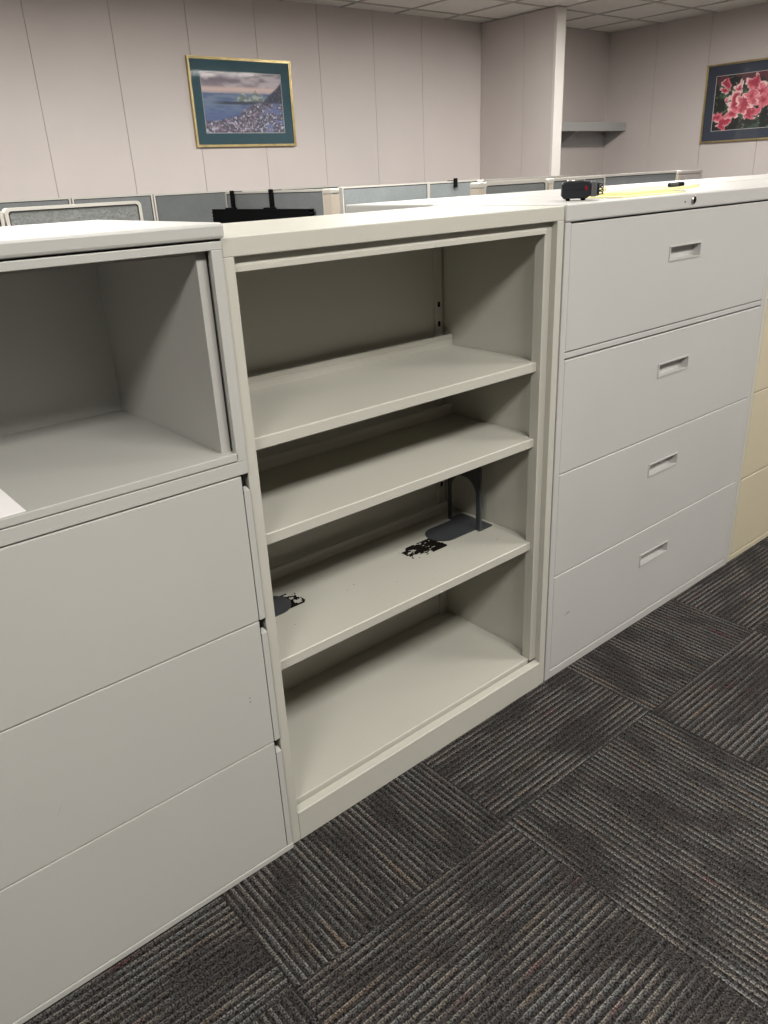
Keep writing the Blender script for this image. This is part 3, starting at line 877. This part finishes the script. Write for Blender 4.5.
def seascape(nx, ny):
    U, V = np.meshgrid(np.linspace(0, 1, nx), np.linspace(0, 1, ny), indexing='ij')    # V up
    c1, c2 = vnoise(nx, ny, (7, 14), 1), vnoise(nx, ny, (16, 30), 2)
    cl = 0.6*c1+0.4*c2
    img = np.zeros((nx, ny, 3))+(150, 138, 148)
    img = mixc(img, (196, 186, 190), sst(cl, 0.4, 0.75))
    img = mixc(img, (118, 108, 122), sst(0.5-cl, 0.0, 0.2)*sst(V, 0.7, 0.95))
    img = mixc(img, (222, 196, 188), sst(V, 0.64, 0.72)*(1-sst(V, 0.74, 0.80)))
    sea = 1-sst(V, 0.655, 0.675)
    wv = vnoise(nx, ny, (10, 50), 3)
    img = mixc(img, (112, 132, 160), sea)
    img = mixc(img, (84, 104, 146), sea*sst(wv, 0.45, 0.8))
    img = mixc(img, (70, 92, 150), sea*(1-sst(V, 0.25, 0.5))*0.7)
    # sea stacks
    for (u0, w_, top) in ((0.44, 0.045, 0.62), (0.50, 0.05, 0.70), (0.66, 0.07, 0.71), (0.74, 0.05, 0.63), (0.57, 0.03, 0.60)):
        m = sst(top-np.abs(U-u0)/w_*0.12-V+0.02*wv, -0.01, 0.015)*sst(V, 0.50, 0.52)
        img = mixc(img, (110, 122, 118), m)
        img = mixc(img, (176, 186, 178), m*sst(vnoise(nx, ny, (40, 40), 5), 0.5, 0.8))
    img = mixc(img, (40, 44, 62), sst(0.035-np.abs(V-0.505), 0, 0.02)*sst(U, 0.05, 0.3)*0.8)
    # flowering slope rising to the right
    line = 0.18+0.42*sst(U, 0.15, 0.95)+0.06*vnoise(nx, ny, (12, 3), 6)
    m = sst(line-V, -0.01, 0.03)
    n1, n2, n3 = vnoise(nx, ny, (52, 42), 8), vnoise(nx, ny, (74, 56), 9), vnoise(nx, ny, (18, 16), 10)
    sl = np.zeros_like(img)+(92, 86, 104)
    sl = mixc(sl, (136, 118, 136), sst(n3, 0.4, 0.7))
    sl = mixc(sl, (52, 48, 62), sst(n2, 0.5, 0.75))
    sl = mixc(sl, (150, 110, 128), sst(n1, 0.6, 0.8)*sst(0.7-U, 0, 0.3))
    sl = mixc(sl, (198, 206, 226), sst(n1*0.6+n2*0.4, 0.58, 0.74))
    sl = mixc(sl, (88, 116, 178), sst(n3, 0.5, 0.75)*sst(U, 0.6, 0.9)*0.7)
    img = mixc(img, 0, m*0)+0
    img = img*(1-m[..., None])+sl*m[..., None]
    # dark cliff on the right edge
    m = sst(U-(1.02-0.26*sst(0.93-V, 0, 0.45)), -0.02, 0.02)*sst(V, 0.48, 0.54)
    img = mixc(img, (44, 46, 64), m)
    img = mixc(img, (74, 78, 100), m*sst(n2, 0.5, 0.8))
    return lin(img*0.84+38)
def azalea(nx, ny):
    U, V = np.meshgrid(np.linspace(0, 1, nx), np.linspace(0, 1, ny), indexing='ij')
    asp = 1.55
    n1, n2, n3 = vnoise(nx, ny, (10, 8), 21), vnoise(nx, ny, (24, 18), 22), vnoise(nx, ny, (50, 36), 23)
    img = np.zeros((nx, ny, 3))+(30, 34, 32)
    img = mixc(img, (58, 82, 66), sst(n1, 0.5, 0.75)*sst(n2, 0.3, 0.6))
    img = mixc(img, (100, 122, 92), sst(n2*0.5+n3*0.5, 0.62, 0.8))
    img = mixc(img, (96, 48, 58), sst(V, 0.75, 0.95)*sst(n1, 0.35, 0.6))
    rnd = random.Random(4)
    cents = [(0.10, 0.72, 0.10), (0.15, 0.86, 0.09), (0.31, 0.74, 0.15), (0.06, 0.26, 0.10), (0.16, 0.14, 0.12), (0.24, 0.30, 0.15), (0.27, 0.52, 0.17),
             (0.60, 0.66, 0.20), (0.52, 0.80, 0.13), (0.66, 0.48, 0.16), (0.50, 0.30, 0.17), (0.40, 0.44, 0.19), (0.50, 0.55, 0.17), (0.85, 0.30, 0.12), (0.88, 0.84, 0.12)]
    wu, wv_ = (vnoise(nx, ny, (13, 9), 31)-0.5)*0.11, (vnoise(nx, ny, (13, 9), 32)-0.5)*0.14
    for (cu, cv, r) in cents:
        k = 5; ph = rnd.uniform(0, 6); lit = rnd.uniform(-0.2, 0.25)
        du, dv = (U+wu-cu)*asp, (V+wv_-cv)*rnd.uniform(0.9, 1.25)
        rr = np.sqrt(du*du+dv*dv)/(r*asp*0.72); th = np.arctan2(dv, du)+0.5*(n2-0.5)
        pet = np.abs(np.cos(k*(th-ph)/2))
        edge = 0.55+0.45*pet**0.6+0.25*(n3-0.5)
        m = sst(edge-rr, -0.02, 0.05)
        tone = np.clip(rr/edge, 0, 1)
        col = mixc(np.zeros((nx, ny, 3))+(176, 52, 76), (222, 118, 132), sst(tone+0.5*(n2-0.5)+lit, 0.15, 0.75))
        col = mixc(col, (246, 212, 208), sst(tone+0.6*(n1-0.5)+lit*0.5, 0.72, 1.0))
        col = mixc(col, (132, 36, 56), (1-sst(pet, 0.0, 0.35))*sst(n3, 0.3, 0.6)*0.85)
        img = img*(1-m[..., None])+col*m[..., None]
    return lin(img)
def picture(name, axis, at, a0, a1, z0, z1, matcol, fn, fw_, mw, label, flip=False):
    """framed print hung on a wall whose surface is at `at`; faces -axis"""
    loc = ((a0+a1)/2, at, z0) if axis == 'y' else (at, (a0+a1)/2, z0)
    t = thing(name, loc, label, 'picture')
    R = lambda d: [(a0+d, z0+d), (a1-d, z0+d), (a1-d, z1-d), (a0+d, z1-d)]
    bm = bmesh.new()
    ring(bm, R(0), R(fw_*0.4), axis, at-0.026, at-0.0005)
    ring(bm, R(fw_*0.4), R(fw_), axis, at-0.021, at-0.0005)
    obj('frame', bm, 'gold', t)
    bm = bmesh.new()
    ring(bm, R(fw_-0.002), R(fw_+mw), axis, at-0.013, at-0.009)
    obj('mat_board', bm, matcol, t)
    bm = bmesh.new()
    ring(bm, R(fw_+mw-0.0005), R(fw_+mw+0.004), axis, at-0.0125, at-0.0085)
    obj('mat_bevel', bm, 'white_line', t)
    d = fw_+mw+0.003
    nx, ny = 150, 96
    img = fn(nx, ny)
    A, Z = np.linspace(a0+d, a1-d, nx), np.linspace(z0+d, z1-d, ny)
    if flip: A = A[::-1]
    off = t.location
    vs = []
    for i in range(nx):
        for j in range(ny):
            p = (A[i], at-0.008, Z[j]) if axis == 'y' else (at-0.008, A[i], Z[j])
            vs.append((p[0]-off.x, p[1]-off.y, p[2]-off.z))
    fs = []
    for i in range(nx-1):
        for j in range(ny-1):
            q = (i*ny+j, (i+1)*ny+j, (i+1)*ny+j+1, i*ny+j+1)
            fs.append(q)
    me = bpy.data.meshes.new('print')
    me.from_pydata(vs, [], fs)
    at_ = me.color_attributes.new('ink', 'FLOAT_COLOR', 'POINT')
    buf = np.ones((nx*ny, 4), np.float32); buf[:, :3] = img.reshape(-1, 3)
    at_.data.foreach_set('color', buf.ravel())
    me.materials.append(M['print'])
    o = bpy.data.objects.new('print', me); C.objects.link(o); o.parent = t
    bm = bmesh.new()
    g = R(fw_-0.001)
    q = [bm.verts.new((a, at-0.0165, z) if axis == 'y' else (at-0.0165, a, z)) for a, z in g]
    bm.faces.new(q)
    obj('glass_pane', bm, 'glass', t)
    return t
picture('framed_seascape', 'y', YB-0.0085, 2.556, 3.487, 1.694, 2.318, 'teal_mat', seascape, 0.018, 0.08,
        'seascape print with teal mat and gold frame on the back wall', False)
picture('framed_flower_print', 'x', XR-0.0085, 2.44, 3.41, 1.592, 2.292, 'navy_mat', azalea, 0.016, 0.088,
        'pink flower print with dark blue mat and gold frame on the right wall', True)

# ------------------------------------------------------------------ small scuffs on the painted fronts
def scuff(parent, pts, y, wdt, mat='gap'):
    bm = bmesh.new()
    for (x0, z0, x1, z1) in pts:
        d = Vector((x1-x0, z1-z0)); n_ = Vector((-d.y, d.x)).normalized()*wdt
        prism(bm, [(x0, z0), ((x0+x1)/2+n_.x, (z0+z1)/2+n_.y), (x1, z1), ((x0+x1)/2-n_.x, (z0+z1)/2-n_.y)], 'y', y-0.0003, y)
    obj('scuff_mark', bm, mat, parent)
scuff(LT, [(-0.063, 0.452, -0.061, 0.455), (-0.063, 0.442, -0.061, 0.445)], yf-0.0006, 0.0014)
scuff(LT, [(-0.465, 0.405, -0.450, 0.430)], yf-0.0006, 0.0006, 'taupe')
RC = bpy.data.objects['lateral_file_cabinet']
scuff(RC, [(1.00, 0.197, 1.03, 0.203)], -0.0006, 0.0012)
scuff(RC, [(1.70, 0.095, 1.76, 0.112)], -0.0006, 0.0004, 'taupe')
